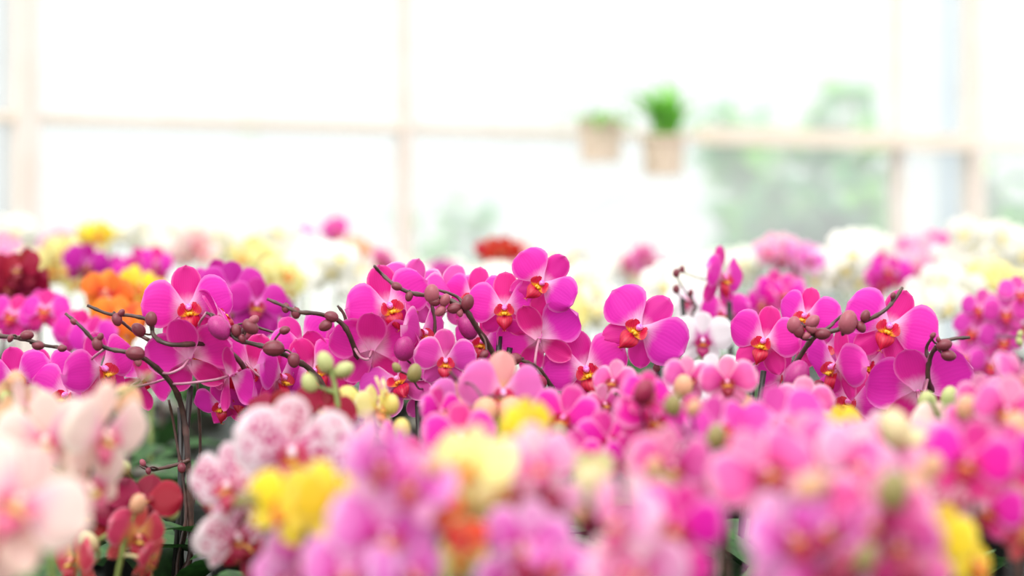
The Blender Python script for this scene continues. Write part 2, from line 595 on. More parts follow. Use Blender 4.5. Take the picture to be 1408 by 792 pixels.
def add_flower(root, var, loc, span, rot, hi, r):
    S = make_set(var, hi)
    f = bpy.data.objects.new('flower', r.choice(S['column']))
    f.location = loc - root.location
    f.rotation_euler = rot.to_euler()
    f.scale = (span,) * 3
    link(f, root)
    for nm, key in (('petal', 'L'), ('petal', 'R'), ('sepal', 'D'), ('sepal', 'A'), ('sepal', 'B'), ('lip', 'lip')):
        o = bpy.data.objects.new(nm, r.choice(S[key]))
        if nm != 'lip':
            o.rotation_euler = (r.uniform(-.12, .12), r.uniform(-.10, .10), r.uniform(-.10, .10))
            s = r.uniform(0.94, 1.06)
            o.scale = (s, s, s)
        link(o, f)
    return f


BUD = {}


def add_bud(root, loc, size, direc, mat, shape=1.22):
    if (mat, shape) not in BUD:
        mb = MB()
        pts, uvs = [], []
        for i in range(9):
            u = 0.5 - 0.5 * math.cos(math.pi * i / 8)
            rr = 0.52 * math.sqrt(max(0.0, 1 - (2 * u - 1) ** 2)) * (1.05 - 0.16 * u) + (0.03 if u == 0 else 0)
            row, ru = [], []
            for j in range(13):
                ph = 2 * math.pi * j / 12
                k = 1 - 0.09 * (0.5 + 0.5 * math.cos(3 * ph)) ** 6 * math.sin(math.pi * u)
                row.append((rr * k * math.cos(ph), rr * k * math.sin(ph) * 0.92, shape * (u - 0.08)))
                ru.append((u, j / 12))
            pts.append(row)
            uvs.append(ru)
        mb.quad_grid(pts, uvs)
        BUD[(mat, shape)] = mb.mesh('bud', [M[mat]])
    o = bpy.data.objects.new('bud', BUD[(mat, shape)])
    o.location = loc - root.location
    o.rotation_euler = Vector(direc).to_track_quat('Z', 'Y').to_euler()
    o.scale = (size,) * 3
    return link(o, root)


def leaf_mesh(mat, seed, L=1.0, W=0.13, droop=0.5):
    r = random.Random(seed)
    mb = MB()
    pts, uvs = [], []
    for i in range(9):
        u = i / 8
        w = max(W * math.sin(math.pi * (0.08 + 0.92 * u)) ** 0.6, 0.004)
        row, ru = [], []
        for j in range(5):
            v = j / 2 - 1
            row.append((L * (u - 0.12 * droop * u * u), w * v, L * (0.55 * u - droop * u * u) + 0.25 * w * abs(v)))
            ru.append((u, j / 4))
        pts.append(row)
        uvs.append(ru)
    mb.quad_grid(pts, uvs)
    return mb.mesh('leaf', [M[mat]])


LEAVES = [leaf_mesh('leaf', i, 1.0, 0.14 + 0.02 * (i % 3), 0.42 + 0.12 * (i % 3)) for i in range(3)]
POTS = {}
BENCH, POT_H, POT_R = 0.88, 0.12, 0.052


def pot_mesh(mat):
    if mat not in POTS:
        mb = MB()
        mb.lathe([(0.001, 0), (0.038, 0), (0.048, POT_H - 0.016), (POT_R, POT_H - 0.016), (POT_R, POT_H), (0.047, POT_H), (0.046, POT_H - 0.012), (0.001, POT_H - 0.012)], 18, 0)
        bm = MB()
        bm.blob((0, 0, POT_H - 0.014), (0.046, 0.046, 0.010), 0, 6, 12)
        POTS[mat] = (mb.mesh('pot', [M[mat]]), bm.mesh('potting_bark', [M['bark']]))
    return POTS[mat]


# ------------------------------------------------------------------ structure: floor, benches, glass wall, outdoors
mb = MB()
mb.box((0, 6, -0.05), (9, 14, 0.05))
tag(mb.obj('floor', [M['floor']], smooth=False), kind='structure')

TANW, WY0 = 0.72, 7.3
WANG = math.atan(TANW)


def wall_Y(px):
    return WY0 / (1 - (px - 704) / FPX * TANW)


def wall_s(px):
    """distance along the wall of pixel column px"""
    Y = wall_Y(px)
    return (Y - WY0) / math.sin(WANG)


wall = empty('wall_back', (0, WY0, 0))
wall.rotation_euler = (0, 0, WANG)
tag(wall, kind='structure')
TOP = 3.6
posts = [(-620, .035, .04, 'frame'), (-310, .022, .03, 'frame'), (33, .033, .045, 'frame'), (555, .019, .03, 'frame'), (1232, .019, .03, 'frame'), (1336, .036, .04, 'frame'), (1720, .03, .03, 'frame'), (2150, .03, .03, 'frame')]
for px, hw, hd, mt in posts:
    mb = MB()
    mb.box((wall_s(px), 0, TOP / 2), (hw, hd, TOP / 2))
    mb.obj('post', [M[mt]], wall, smooth=False)
RAILZ = EYE + (HOR - 163) / FPX * wall_Y(80)
levels = (0.12, RAILZ, 2.75, TOP)
for (pa, ha, *_), (pb_, hb, *_) in zip(posts, posts[1:]):
    a, b = wall_s(pa) + ha, wall_s(pb_) - hb
    for i, z in enumerate(levels):
        hz = 0.014 if i != 0 else 0.06
        mb = MB()
        mb.box(((a + b) / 2, 0, z), ((b - a) / 2, 0.02, hz))
        mb.obj('rail', [M['beam']], wall, smooth=False)
    for i in range(3):
        mb = MB()
        mb.box(((a + b) / 2, 0.0, (levels[i] + levels[i + 1]) / 2), ((b - a) / 2, 0.003, (levels[i + 1] - levels[i]) / 2 - 0.014))
        mb.obj('glass_pane', [M['glass']], wall, smooth=False)

# the thicker beige beam along the right-hand bays
mb = MB()
a, b = wall_s(955), wall_s(1325)
mb.box(((a + b) / 2, 0, 0), ((b - a) / 2, 0.03, 0.034))
o = mb.obj('trim_1', [M['beam']], smooth=False, loc=(0, 0, 0))
o.matrix_world = Matrix.Translation((0, WY0, RAILZ)) @ Matrix.Rotation(WANG, 4, 'Z') @ Matrix.Translation((0, -0.055, 0))
tag(o, kind='structure')

# benches
for k, (y0, y1) in enumerate(((0.75, 1.75), (1.79, 3.55), (3.59, 5.5), (5.54, 7.1))):
    b_ = empty('growing_bench', (0, (y0 + y1) / 2, 0))
    tag(b_, ['dark growing bench under the closest potted orchids', 'dark growing bench under the sharp magenta orchids', 'dark growing bench under the blurred rows behind the sharp ones',
             'dark growing bench under the last white orchids before the glass'][k], 'bench', 'growing benches')
    d = (y1 - y0) / 2
    x0, x1 = (-2.6, 2.6) if k < 2 else ((-2.3, 2.9) if k == 2 else (0.1, 3.2))
    if k == 3:
        b_.location.x = 0
    mb = MB()
    mb.box(((x0 + x1) / 2, 0, BENCH - 0.02), ((x1 - x0) / 2, d, 0.02))
    mb.obj('tray', [M['bench']], b_, smooth=False)
    mb = MB()
    for sy in (-1, 1):
        mb.box(((x0 + x1) / 2, sy * (d - 0.01), BENCH + 0.008), ((x1 - x0) / 2, 0.01, 0.03))
    mb.obj('tray_lip', [M['bench']], b_, smooth=False)
    for lx in (x0 + .2, (x0 + x1) / 2, x1 - .2):
        for sy in (-1, 1):
            mb = MB()
            mb.box((lx, sy * (d - 0.12), (BENCH - 0.04) / 2), (0.025, 0.025, (BENCH - 0.04) / 2))
            mb.obj('leg', [M['bench']], b_, smooth=False)

# ------------------------------------------------------------------ orchids
PLANTS = []


def orchid(var, d, base, label, flowers=(), spikes=(), buds=(), stakes=(), stem='stem', ped='pedicel', pot='darkpot', hi=True, group=None, leaf=0.25, name='potted_orchid', nleaf=4):
    PLANTS.append(dict(var=var, d=d, base=base, label=label, flowers=flowers, spikes=spikes, buds=buds, stakes=stakes, stem=stem, ped=ped, pot=pot, hi=hi, group=group, leaf=leaf, name=name, nleaf=nleaf))


G_SHARP = 'magenta orchids of the sharp row'
# flower: (px, py, span in px, yaw, pitch, roll[, depth factor]); bud: (px, py, size px, dx, dz, material[, depth])
orchid('magenta', 1.0, 30, 'magenta orchid at the left edge with a thin brown bud spray above it',
       [(92, 545, 112, -12, 8, 10), (24, 522, 100, 5, 0, -8, 1.01), (62, 522, 100, 25, 5, -6, 1.03)],
       [[(20, 600), (-8, 540), (-30, 490), (-18, 464), (12, 463), (40, 468), (62, 475), (88, 478)], [(20, 640), (45, 570), (80, 560)]],
       [(38, 461, 17, 1, .1, 'brownbud'), (53, 475, 16, 1, -.1, 'brownbud'), (86, 479, 12, 1, 0, 'brownbud'), (14, 466, 10, -.4, -1, 'brownbud')], group=G_SHARP)
orchid('magenta', 0.99, 262, 'magenta orchid on the dark stake at left, its bare stem arching leftwards',
       [(140, 508, 118, 48, 0, -14), (262, 492, 128, 172, 14, -8), (196, 520, 100, 150, 20, 30, 1.03), (318, 516, 104, 130, 5, 40, 0.985)],
       [[(262, 760), (259, 640), (252, 570), (236, 528), (200, 494), (172, 484), (150, 480), (131, 470), (112, 450), (90, 431)], [(268, 760), (274, 640), (272, 540), (268, 500)], [(256, 700), (240, 590), (232, 550)], [(261, 632), (246, 638), (222, 644), (205, 646), (192, 640)]],
       [(185, 486, 24, -1, .1, 'brownbud'), (134, 474, 17, .2, -1, 'brownbud'), (101, 442, 10, -.8, .6, 'brownbud'), (138, 463, 11, .6, 1, 'brownbud'), (190, 498, 12, .2, -1, 'pinkbud'), (250, 644, 13, .1, -1, 'brownbud', .985), (196, 636, 10, -.4, .8, 'pinkbud', .985), (204, 648, 9, .2, -1, 'brownbud', .985)],
       [(262, 530), (248, 560)], group=G_SHARP)
orchid('magenta', 1.005, 352, 'magenta orchid whose big flower faces out below the purple ones, bud spray to the left',
       [(259, 424, 124, 14, 2, -8), (345, 512, 116, -10, 0, 14), (306, 556, 84, -25, -25, 0), (332, 545, 90, 10, -10, 10)],
       [[(352, 760), (348, 620), (352, 560), (332, 500), (292, 474), (236, 474), (212, 462), (206, 442), (180, 434), (150, 432), (120, 420)], [(332, 500), (300, 480), (270, 440)], [(205, 468), (183, 455), (160, 436)]],
       [(161, 440, 17, .3, -1, 'brownbud'), (190, 453, 20, -.4, .4, 'brownbud', 0.99), (208, 438, 19, 0, 1, 'brownbud'), (167, 430, 11, .6, .8, 'brownbud')],
       [(347, 532)], group=G_SHARP)
orchid('magenta', 0.995, 456, 'magenta orchid under a long spray of brown buds that runs down to the right',
       [(384, 520, 112, 58, 0, 6), (418, 478, 104, 40, 15, -18, 1.02), (432, 512, 112, 12, 8, -24, 1.01), (300, 436, 92, 105, 30, 30)],
       [[(462, 780), (464, 640), (450, 546), (428, 510), (404, 494), (374, 480), (348, 473), (326, 467), (314, 455), (300, 438), (284, 430)], [(326, 467), (342, 448), (360, 452), (392, 462)]],
       [(375, 479, 27, -1, 0, 'brownbud'), (404, 496, 19, .1, -1, 'brownbud'), (345, 450, 23, .7, -.6, 'brownbud'), (325, 455, 16, .1, -1, 'brownbud'), (349, 440, 15, .7, .6, 'pinkbud'), (392, 454, 14, 1, .3, 'brownbud'),
        (302, 452, 34, .8, -1, 'magentabud'), (333, 466, 12, .3, -1, 'brownbud')], group=G_SHARP)
orchid('magenta', 1.0, 500, 'magenta orchid left of centre showing one flower back, bare twig pointing left',
       [(535, 422, 122, 20, 4, -16), (512, 480, 124, 176, 16, 4), (450, 500, 110, 160, 10, -24, 1.02)],
       [[(505, 780), (500, 620), (497, 520), (484, 470), (468, 443), (440, 432), (410, 429), (393, 422), (367, 411)], [(497, 520), (520, 470), (536, 430)], [(478, 462), (474, 435), (464, 420)]],
       [(393, 424, 13, 0, -.6, 'brownbud'), (407, 431, 15, .1, -.8, 'brownbud'), (455, 435, 18, -.8, .3, 'brownbud'), (447, 448, 18, -1, -.6, 'brownbud')], group=G_SHARP)
orchid('edged', 0.985, 578, 'magenta orchid at centre with pale rimmed petals, its lower flower facing forward',
       [(612, 496, 92, 6, -6, 4, 0.97), (570, 402, 108, 30, 10, 16, 1.03), (616, 408, 100, -20, 16, 8, 1.05), (578, 458, 104, 62, 0, 0, 1.0), (548, 524, 112, -10, 20, -28, .99), (590, 540, 100, 20, 10, 10, 1.0)],
       [[(578, 780), (576, 640), (582, 560), (590, 500), (598, 450), (592, 410)], [(582, 560), (565, 535)]],
       [(570, 512, 24, .2, 1, 'olivebud', .93), (556, 478, 32, .1, 1, 'magentabud'), (545, 505, 14, -.4, .6, 'olivebud', .93)],
       [(574, 543), (584, 548)], group=G_SHARP)
orchid('magenta', 1.0, 694, 'magenta orchid on twin dark stakes at centre, a bare bud spray crossing its stem tip',
       [(694, 424, 104, 0, 0, 0), (745, 390, 104, -6, 4, 42), (651, 410, 96, -28, 8, 4, 1.04), (665, 470, 92, -20, -5, 10, 1.03)],
       [[(694, 780), (694, 620), (696, 540), (680, 490), (655, 450), (638, 424), (612, 411), (590, 407), (562, 402), (540, 390), (524, 376), (515, 366)], [(640, 424), (628, 408), (600, 398)], [(636, 424), (648, 406), (668, 402)], [(694, 560), (702, 480), (725, 430), (745, 400)]],
       [(546, 394, 14, .8, -.3, 'brownbud'), (562, 408, 13, -.2, -1, 'brownbud'), (594, 403, 24, 0, 1, 'pinkbud'), (597, 415, 15, -1, 0, 'brownbud'), (612, 412, 17, .3, .6, 'pinkbud'), (624, 424, 18, -.8, -.2, 'brownbud'),
        (643, 415, 21, .3, 1, 'brownbud'), (605, 428, 16, -.6, -.6, 'pinkbud'), (644, 450, 34, .3, -1, 'magentabud', 1.01), (665, 488, 13, -.6, -.5, 'brownbud'), (632, 430, 12, .2, -.8, 'pinkbud')],
       [(687, 462), (701, 478)], group=G_SHARP)
orchid('magenta', 1.0, 772, 'magenta orchid right of centre, its low flower with a red lip beside a brown stem',
       [(742, 464, 116, 175, 22, -20), (806, 508, 124, 4, -4, -18), (770, 455, 70, 120, 0, 60, 1.02)],
       [[(782, 780), (778, 620), (768, 556), (752, 522), (736, 504), (718, 496), (704, 494)], [(768, 556), (790, 530), (806, 515)], [(752, 522), (746, 490)]],
       [(706, 494, 20, -1, -.2, 'brownbud'), (739, 524, 24, -.8, .5, 'redbud'), (763, 437, 20, .4, -1, 'redbud', 1.02), (692, 488, 14, -1, .5, 'pinkbud')],
       [(818, 546)], group=G_SHARP)
orchid('magenta', 1.0, 900, 'lone magenta orchid flower standing clear right of centre, tilted with its red lip left',
       [(879, 452, 128, -10, 6, 42)],
       [[(900, 780), (902, 640), (905, 540), (898, 480), (885, 458)]], [(903, 505, 12, 0, 1, 'brownbud')], [(904, 508)], group=G_SHARP)
orchid('magenta', 1.01, 1042, 'magenta orchid with upright petals on twin stakes, beside the white flower with a purple eye',
       [(1051, 470, 108, -24, 0, 10), (1076, 520, 90, 30, 0, 10, 1.03)],
       [[(1042, 780), (1042, 640), (1046, 540), (1052, 490)]], [], [(1036, 508), (1050, 510)], group=G_SHARP)
orchid('magenta', 0.99, 1072, 'magenta orchid behind a knot of brown buds, stem tip rising to the right',
       [(1108, 436, 96, -30, 10, 12, 1.03), (1132, 480, 92, 20, 10, 20, 1.03)],
       [[(1058, 780), (1052, 640), (1062, 560), (1078, 528), (1100, 490), (1122, 462), (1150, 454), (1188, 442), (1215, 428), (1230, 412), (1241, 395)], [(1120, 463), (1106, 448), (1088, 438)], [(1120, 463), (1140, 450), (1148, 442), (1160, 432)]],
       [(1092, 446, 22, 0, 1, 'pinkbud'), (1098, 455, 19, .1, -1, 'brownbud'), (1118, 442, 20, .6, .6, 'pinkbud'), (1115, 452, 15, -.4, .2, 'pinkbud'), (1132, 459, 20, 1, 0, 'brownbud'), (1108, 462, 12, -.8, -.4, 'pinkbud'),
        (1166, 442, 31, .2, 1, 'pinkbud'), (1190, 434, 16, .3, .8, 'brownbud'), (1184, 450, 16, .5, -.8, 'brownbud'), (1096, 516, 42, .4, 1, 'magentabud'), (1228, 406, 9, .4, 1, 'brownbud')], group=G_SHARP)
orchid('magenta', 1.0, 1190, 'magenta orchid at right with a big round flower above a side-on one',
       [(1222, 450, 126, -8, 4, 22, 1.01), (1150, 505, 116, -62, -4, 4, .985), (1168, 556, 118, -25, 20, 10), (1196, 500, 100, -30, 0, 20, 1.02)],
       [[(1212, 780), (1218, 640), (1210, 566), (1196, 530), (1180, 510), (1172, 490)], [(1196, 530), (1204, 480), (1218, 455)], [(1130, 590), (1118, 570), (1140, 556), (1165, 550)]],
       [(1122, 572, 14, -.6, -.3, 'redbud', .98), (1142, 553, 9, .5, .8, 'brownbud', .98), (1126, 528, 14, -.6, .2, 'redbud')], [(1182, 515)], group=G_SHARP)
orchid('magenta', 0.985, 1290, 'magenta orchid at right turned away, two dark buds on the twig above it',
       [(1262, 536, 150, 172, 18, -12), (1300, 560, 100, 160, 0, 20, 1.01)],
       [[(1300, 780), (1296, 640), (1288, 560), (1276, 520), (1280, 490), (1292, 474), (1310, 466), (1334, 464)], [(1278, 500), (1274, 478), (1286, 459)]],
       [(1299, 474, 20, .9, .2, 'brownbud'), (1305, 489, 19, 1, -.2, 'brownbud'), (1283, 461, 9, .5, .7, 'brownbud'), (1290, 467, 8, -.3, 1, 'brownbud')], group=G_SHARP)
# just behind the sharp row
orchid('magenta', 1.22, 1000, 'magenta orchid flower a little behind the sharp row, seen from the side',
       [(992, 382, 92, 55, 0, 10), (1000, 432, 80, -30, 0, 0, 1.26)],
       [[(1000, 780), (1002, 600), (1003, 480), (1000, 410), (996, 388)]], [(938, 370, 10, 0, 1, 'brownbud')], [(1003, 415)])
orchid('purple', 1.22, 330, 'purple orchid behind the big outfacing magenta flower at left',
       [(318, 402, 92, 8, 6, 6), (352, 420, 88, 20, 0, 10), (300, 395, 80, -20, 0, -10, 1.26), (374, 432, 70, 40, 0, 0, 1.28), (340, 450, 90, 0, 0, 0, 1.26)],
       [[(330, 780), (332, 600), (335, 480), (325, 410)]], [(322, 432, 14, 0, 1, 'pinkbud')])
orchid('purple_eye', 1.2, 968, 'white orchid with a purple eye behind the lone flower',
       [(966, 468, 84, -4, -4, 0), (950, 540, 80, 0, 20, 20, 1.15), (985, 520, 78, 10, 10, -10, 1.15), (945, 415, 62, 0, 30, 0, 1.45)],
       [[(940, 780), (934, 600), (938, 500), (950, 440), (958, 420)]], [(930, 375, 12, 0, 1, 'brownbud'), (930, 397, 12, 0, 1, 'brownbud'), (950, 402, 9, 0, 1, 'brownbud')], [(938, 410)], pot='pot')
orchid('edged', 1.32, 1372, 'pink magenta orchid at the right edge, many small flowers with red lips',
       [(1383, 430, 62, -8, 0, 0), (1378, 468, 66, 0, 0, 0), (1348, 424, 56, -30, 0, 0), (1338, 456, 60, -20, 10, 20), (1362, 500, 62, 10, 0, 0), (1326, 492, 60, -10, 20, 0), (1402, 404, 58, 0, 20, 0), (1340, 520, 62, 0, 0, 0), (1406, 448, 60, 20, 0, 0), (1312, 530, 60, 10, 0, 0, 1.3), (1358, 545, 62, 0, 0, 0, 1.3)],
       [[(1372, 780), (1380, 620), (1372, 520), (1362, 450), (1380, 400), (1410, 380)], [(1415, 530), (1380, 540), (1352, 548)]],
       [(1403, 459, 10, .3, 1, 'greenbud', 1.2), (1402, 470, 12, .3, -1, 'greenbud', 1.2), (1355, 548, 14, -1, 0, 'redbud', 1.2), (1366, 540, 12, 0, 1, 'redbud', 1.2)], [(1404, 490)])

# closer than the sharp row, out of focus
orchid('peach', .82, -10, 'peach and yellow orchid at the left edge above the cream flowers',
       [(26, 560, 100, 165, 10, 0), (4, 590, 110, 140, 0, 20)], [[(-10, 800), (0, 660), (10, 570), (20, 520)]], [(22, 525, 30, 0, 1, 'peachbud'), (10, 548, 24, -.4, .8, 'greenbud')], stem='greenstem', ped='palepedicel', pot='pot')
orchid('cream_pink', .72, 92, 'cream orchid blushed with pink at left, three pale flowers on a green stem',
       [(66, 604, 150, -22, 4, -16), (140, 598, 150, 40, -4, 22, .7), (122, 668, 140, 62, -14, -24), (40, 560, 90, 150, 0, 0, .78)],
       [[(78, 900), (72, 790), (76, 700), (92, 630), (110, 600), (150, 555), (200, 520)]], [(100, 632, 20, -.6, -.2, 'greenbud'), (205, 518, 14, 1, .3, 'olivebud'), (176, 556, 48, .3, -1, 'peachbud', .8)], stem='greenstem', ped='palepedicel', pot='pot')
orchid('cream_pink', .6, -30, 'cream pink orchid in the bottom left corner, the largest pale bloom',
       [(22, 694, 205, 24, 14, 24), (-30, 740, 180, 30, 0, 0)], [[(-30, 1000), (-20, 850), (-5, 720)]], [], stem='greenstem', ped='palepedicel', pot='pot')
orchid('crimson', .86, 200, 'dark crimson orchid low at left between the cream and spotted ones',
       [(196, 690, 112, 10, 40, 10), (22, 602, 70, 120, 0, 20, .84), (118, 712, 90, 20, 30, 0)], [[(200, 900), (205, 780), (200, 700), (170, 660), (120, 690)]], [(238, 704, 20, .3, 1, 'greenbud'), (166, 646, 26, .8, 0, 'olivebud'), (170, 640, 18, -.6, .6, 'greenbud')], stem='greenstem', ped='palepedicel', pot='pot')
orchid('coral', .83, 150, 'coral and yellow orchid hanging low at bottom left',
       [(186, 738, 100, 55, -10, 14), (104, 772, 100, -50, 10, -6), (205, 772, 74, 80, -20, 20)], [[(160, 900), (160, 800), (170, 730), (130, 745)]], [(190, 692, 26, .2, 1, 'peachbud'), (122, 745, 30, -.3, .6, 'creambud')], stem='greenstem', ped='palepedicel', pot='pot')
orchid('spotted', .72, 372, 'white orchid with raspberry speckles in the left foreground',
       [(398, 622, 176, 4, 4, 0), (318, 668, 136, -24, 4, -14, .74), (322, 736, 120, 50, -20, -10, .75), (440, 662, 120, 50, 0, 0, .74)],
       [[(366, 950), (368, 790), (366, 700), (380, 640)], [(366, 700), (330, 690), (318, 690)]], [(330, 690, 20, -1, 0, 'olivebud', .68)], pot='pot')
orchid('crimson', .84, 425, 'crimson orchid half hidden behind the speckled white one',
       [(446, 566, 92, 20, 30, 20), (372, 566, 76, -20, 30, 0), (350, 700, 110, 10, 0, 0, .8), (345, 750, 110, 0, 20, 30, .8), (300, 690, 90, -40, 0, 0, .8), (415, 720, 110, 0, 0, 0, .78)],
       [[(400, 950), (405, 780), (410, 660), (430, 590)], [(405, 760), (360, 730)]], [])
orchid('yellow', .62, 420, 'yellow orchid below the speckled white one, two ragged blooms',
       [(394, 696, 120, -14, 14, 10), (464, 690, 140, 20, 10, -20, .6), (425, 700, 90, 0, 30, 0)], [[(420, 1000), (418, 850), (420, 730), (400, 690)], [(420, 730), (445, 700)]], [(340, 686, 26, -1, .1, 'olivebud', .62)], stem='greenstem', ped='palepedicel', pot='pot')
orchid('pale_yellow', .86, 515, 'small pale yellow orchid between the speckled and the central magenta flowers',
       [(518, 562, 76, 40, 10, 0), (528, 545, 60, 80, 10, 20)], [[(500, 900), (498, 700), (505, 590), (515, 555)]],
       [(478, 553, 44, 0, 1, 'paleyellowbud'), (552, 590, 30, 0, 1, 'paleyellowbud'), (538, 555, 26, 0, 1, 'paleyellowbud'), (480, 620, 50, .2, 1, 'peachbud', .78)], stem='greenstem', ped='palepedicel', pot='pot')
orchid('cream_green', .84, 462, 'green stem of plump cream green buds left of centre',
       [], [[(480, 900), (484, 720), (470, 600), (462, 540), (455, 505), (449, 488)], [(462, 540), (445, 535), (428, 528)], [(455, 510), (466, 512), (476, 506)]],
       [(425, 526, 27, -.3, 1, 'greenbud', .84), (446, 497, 28, -.2, .8, 'greenbud', .84), (474, 508, 26, .8, .4, 'greenbud', .84)], stem='greenstem', ped='palepedicel', pot='pot')
orchid('lilac', .56, 520, 'blurred lilac orchid at bottom centre left with a magenta heart',
       [(524, 738, 176, 6, 4, 0), (516, 636, 130, 66, 0, 0), (572, 668, 120, -50, 0, 10), (560, 790, 130, 20, 0, 10), (480, 790, 140, 0, 20, 0)], [[(540, 1200), (540, 950), (535, 760), (530, 660)]], [(598, 640, 30, 0, 1, 'peachbud')])
orchid('lilac', .64, 420, 'lilac orchid at the bottom below the yellow blooms',
       [(412, 760, 128, 24, 6, 14), (458, 748, 120, -40, 10, -10), (400, 800, 110, 10, 0, 0)], [[(430, 1100), (432, 900), (430, 780)]], [(452, 756, 22, 0, 1, 'creambud', .6)])
orchid('hot', .78, 632, 'deep magenta orchid just left of the big pale yellow bloom',
       [(634, 600, 108, -10, 8, 6), (576, 640, 92, 30, 10, -10), (545, 612, 84, 60, 20, 10, .8), (604, 566, 74, 30, 0, 0, .84)], [[(630, 1000), (628, 800), (630, 660), (632, 615)], [(630, 680), (580, 650)]], [(500, 604, 40, .2, 1, 'peachbud', .78), (536, 600, 24, .2, 1, 'olivebud', .8)])
orchid('pale_yellow', .58, 655, 'big blurred pale yellow orchid at the bottom centre',
       [(646, 640, 128, -24, 4, 4), (676, 668, 110, 30, -10, 20, .6), (640, 686, 96, 10, -20, 0, .6), (628, 768, 90, 60, 0, 0, .6), (664, 772, 76, 70, 0, 0, .6)], [[(655, 1100), (660, 900), (655, 700)]], [(690, 735, 26, 0, 1, 'olivebud')], stem='greenstem', ped='palepedicel', pot='pot')
orchid('yellow', .68, 722, 'bright yellow orchid above the big pale yellow bloom',
       [(726, 582, 78, 14, 20, 0), (706, 600, 66, -20, 0, 0)], [[(722, 1000), (725, 800), (722, 640), (720, 600)]], [], stem='greenstem', ped='palepedicel', pot='pot')
orchid('vermilion', .57, 596, 'orange red orchid bloom blurred beside the pale yellow one',
       [(598, 702, 84, 0, 0, 10), (642, 742, 66, 0, 20, 0)], [[(600, 1100), (602, 900), (598, 730)]], [])
orchid('peach_backed', .86, 690, 'pale magenta orchid at centre with peach backs to its sepals',
       [(690, 540, 124, 4, -6, 4), (628, 556, 90, 20, -10, 20, .9)], [[(690, 900), (692, 740), (690, 620), (690, 560)], [(665, 590), (640, 540), (618, 510)]], [(668, 570, 40, 0, -1, 'peachbud', .82), (704, 570, 42, .1, -1, 'peachbud', .82), (636, 564, 30, 0, -1, 'peachbud')], pot='pot')
orchid('blush', .6, 745, 'pale pink orchid between the pale yellow and the cream green blooms',
       [(738, 640, 118, 16, 4, -6), (712, 678, 90, -40, 0, 0), (752, 690, 100, 10, -20, 0)], [[(745, 1100), (748, 900), (744, 690)]], [(756, 694, 40, 0, -1, 'redbud')])
orchid('lilac', .57, 735, 'lilac orchid with a bright magenta heart at the bottom centre',
       [(724, 748, 134, -4, 4, 4), (700, 796, 110, 30, 0, 10), (764, 780, 100, -20, 20, 10)], [[(735, 1200), (738, 950), (734, 790)]], [(736, 790, 44, 0, -1, 'redbud')])
orchid('hot', .84, 778, 'magenta orchid with a brown lip just right of the bright yellow bloom',
       [(776, 576, 104, -10, 10, 12), (836, 606, 92, 14, 10, -10, .8), (790, 630, 84, 0, 10, 0, .78), (858, 632, 74, 30, 0, 0, .78)], [[(780, 900), (782, 760), (780, 640), (778, 590)]], [(770, 596, 24, .2, -.6, 'olivebud', .8)])
orchid('cream_green', .64, 816, 'cream green orchid bud cup right of centre above a red throat',
       [(816, 642, 64, 175, 30, 0)], [[(816, 1100), (822, 900), (822, 760), (818, 670)]], [(815, 662, 62, .1, 1, 'creambud'), (797, 705, 30, 0, -1, 'peachbud'), (818, 706, 46, .2, 1, 'redbud', .66), (812, 724, 34, .2, -1, 'magentabud', .67)], stem='greenstem', ped='palepedicel', pot='pot')
orchid('hot', .79, 896, 'deep magenta orchid under the lone sharp flower, its hood dark pink',
       [(890, 543, 76, 10, 30, 4), (896, 580, 120, 4, 6, 6), (944, 580, 84, 40, 0, 10, .8)], [[(900, 950), (902, 780), (900, 660), (898, 600)]], [(886, 538, 36, .3, .7, 'redbud', .77)])
orchid('edged', .74, 975, 'pink orchid with pale rims and brown buds in front, lower right of the lone flower',
       [(988, 592, 108, 34, 4, 6), (1076, 582, 118, -24, 4, -6, .74), (1006, 636, 80, 0, 0, 0, .76)], [[(1000, 1000), (1002, 820), (990, 680), (970, 620)], [(990, 680), (1030, 620), (1064, 600)]], [(926, 556, 30, 0, 1, 'olivebud', .72), (954, 560, 24, .4, .8, 'peachbud', .72), (984, 600, 34, .2, 1, 'olivebud', .7)])
orchid('rose', .86, 985, 'rose pink orchid with peach throats, small blooms right behind the hooded one',
       [(1000, 526, 82, -10, 10, 0), (946, 522, 72, 14, 10, 10), (1012, 566, 76, 30, -10, 10), (1106, 560, 90, 0, 10, 0, .87), (844, 526, 70, -30, 20, 0, .89), (1120, 592, 90, 40, 10, 10, .82), (830, 556, 60, 30, 0, 0, .88)], [[(990, 900), (992, 740), (990, 620), (990, 540)], [(990, 640), (1060, 590), (1100, 570)], [(990, 620), (900, 570), (845, 540)]], [(1022, 560, 36, .2, 1, 'peachbud'), (940, 530, 30, 0, 1, 'peachbud', .84), (1030, 590, 28, .4, 1, 'peachbud', .8)])
orchid('rose', .64, 925, 'rose orchid with a brown lip above the bright magenta one at lower right',
       [(920, 642, 124, 6, 6, 4), (978, 670, 90, 40, 0, 10, .68)], [[(925, 1100), (930, 900), (924, 690)]], [(914, 668, 40, .6, -.3, 'olivebud', .61), (900, 640, 26, .4, .6, 'peachbud', .62)])
orchid('hot', .58, 945, 'bright magenta orchid with a red lip at the bottom, right of the pale pink one',
       [(930, 722, 140, 4, 4, 4), (920, 782, 120, 30, 0, 0)], [[(945, 1200), (950, 950), (942, 760)]], [])
orchid('blush', .55, 868, 'pale pink orchid at the bottom with one pink mark, left of the bright magenta one',
       [(858, 716, 150, -44, 4, 4), (884, 786, 140, -30, 0, 10), (850, 786, 120, 20, 0, -10)], [[(870, 1250), (875, 980), (868, 780)]], [])
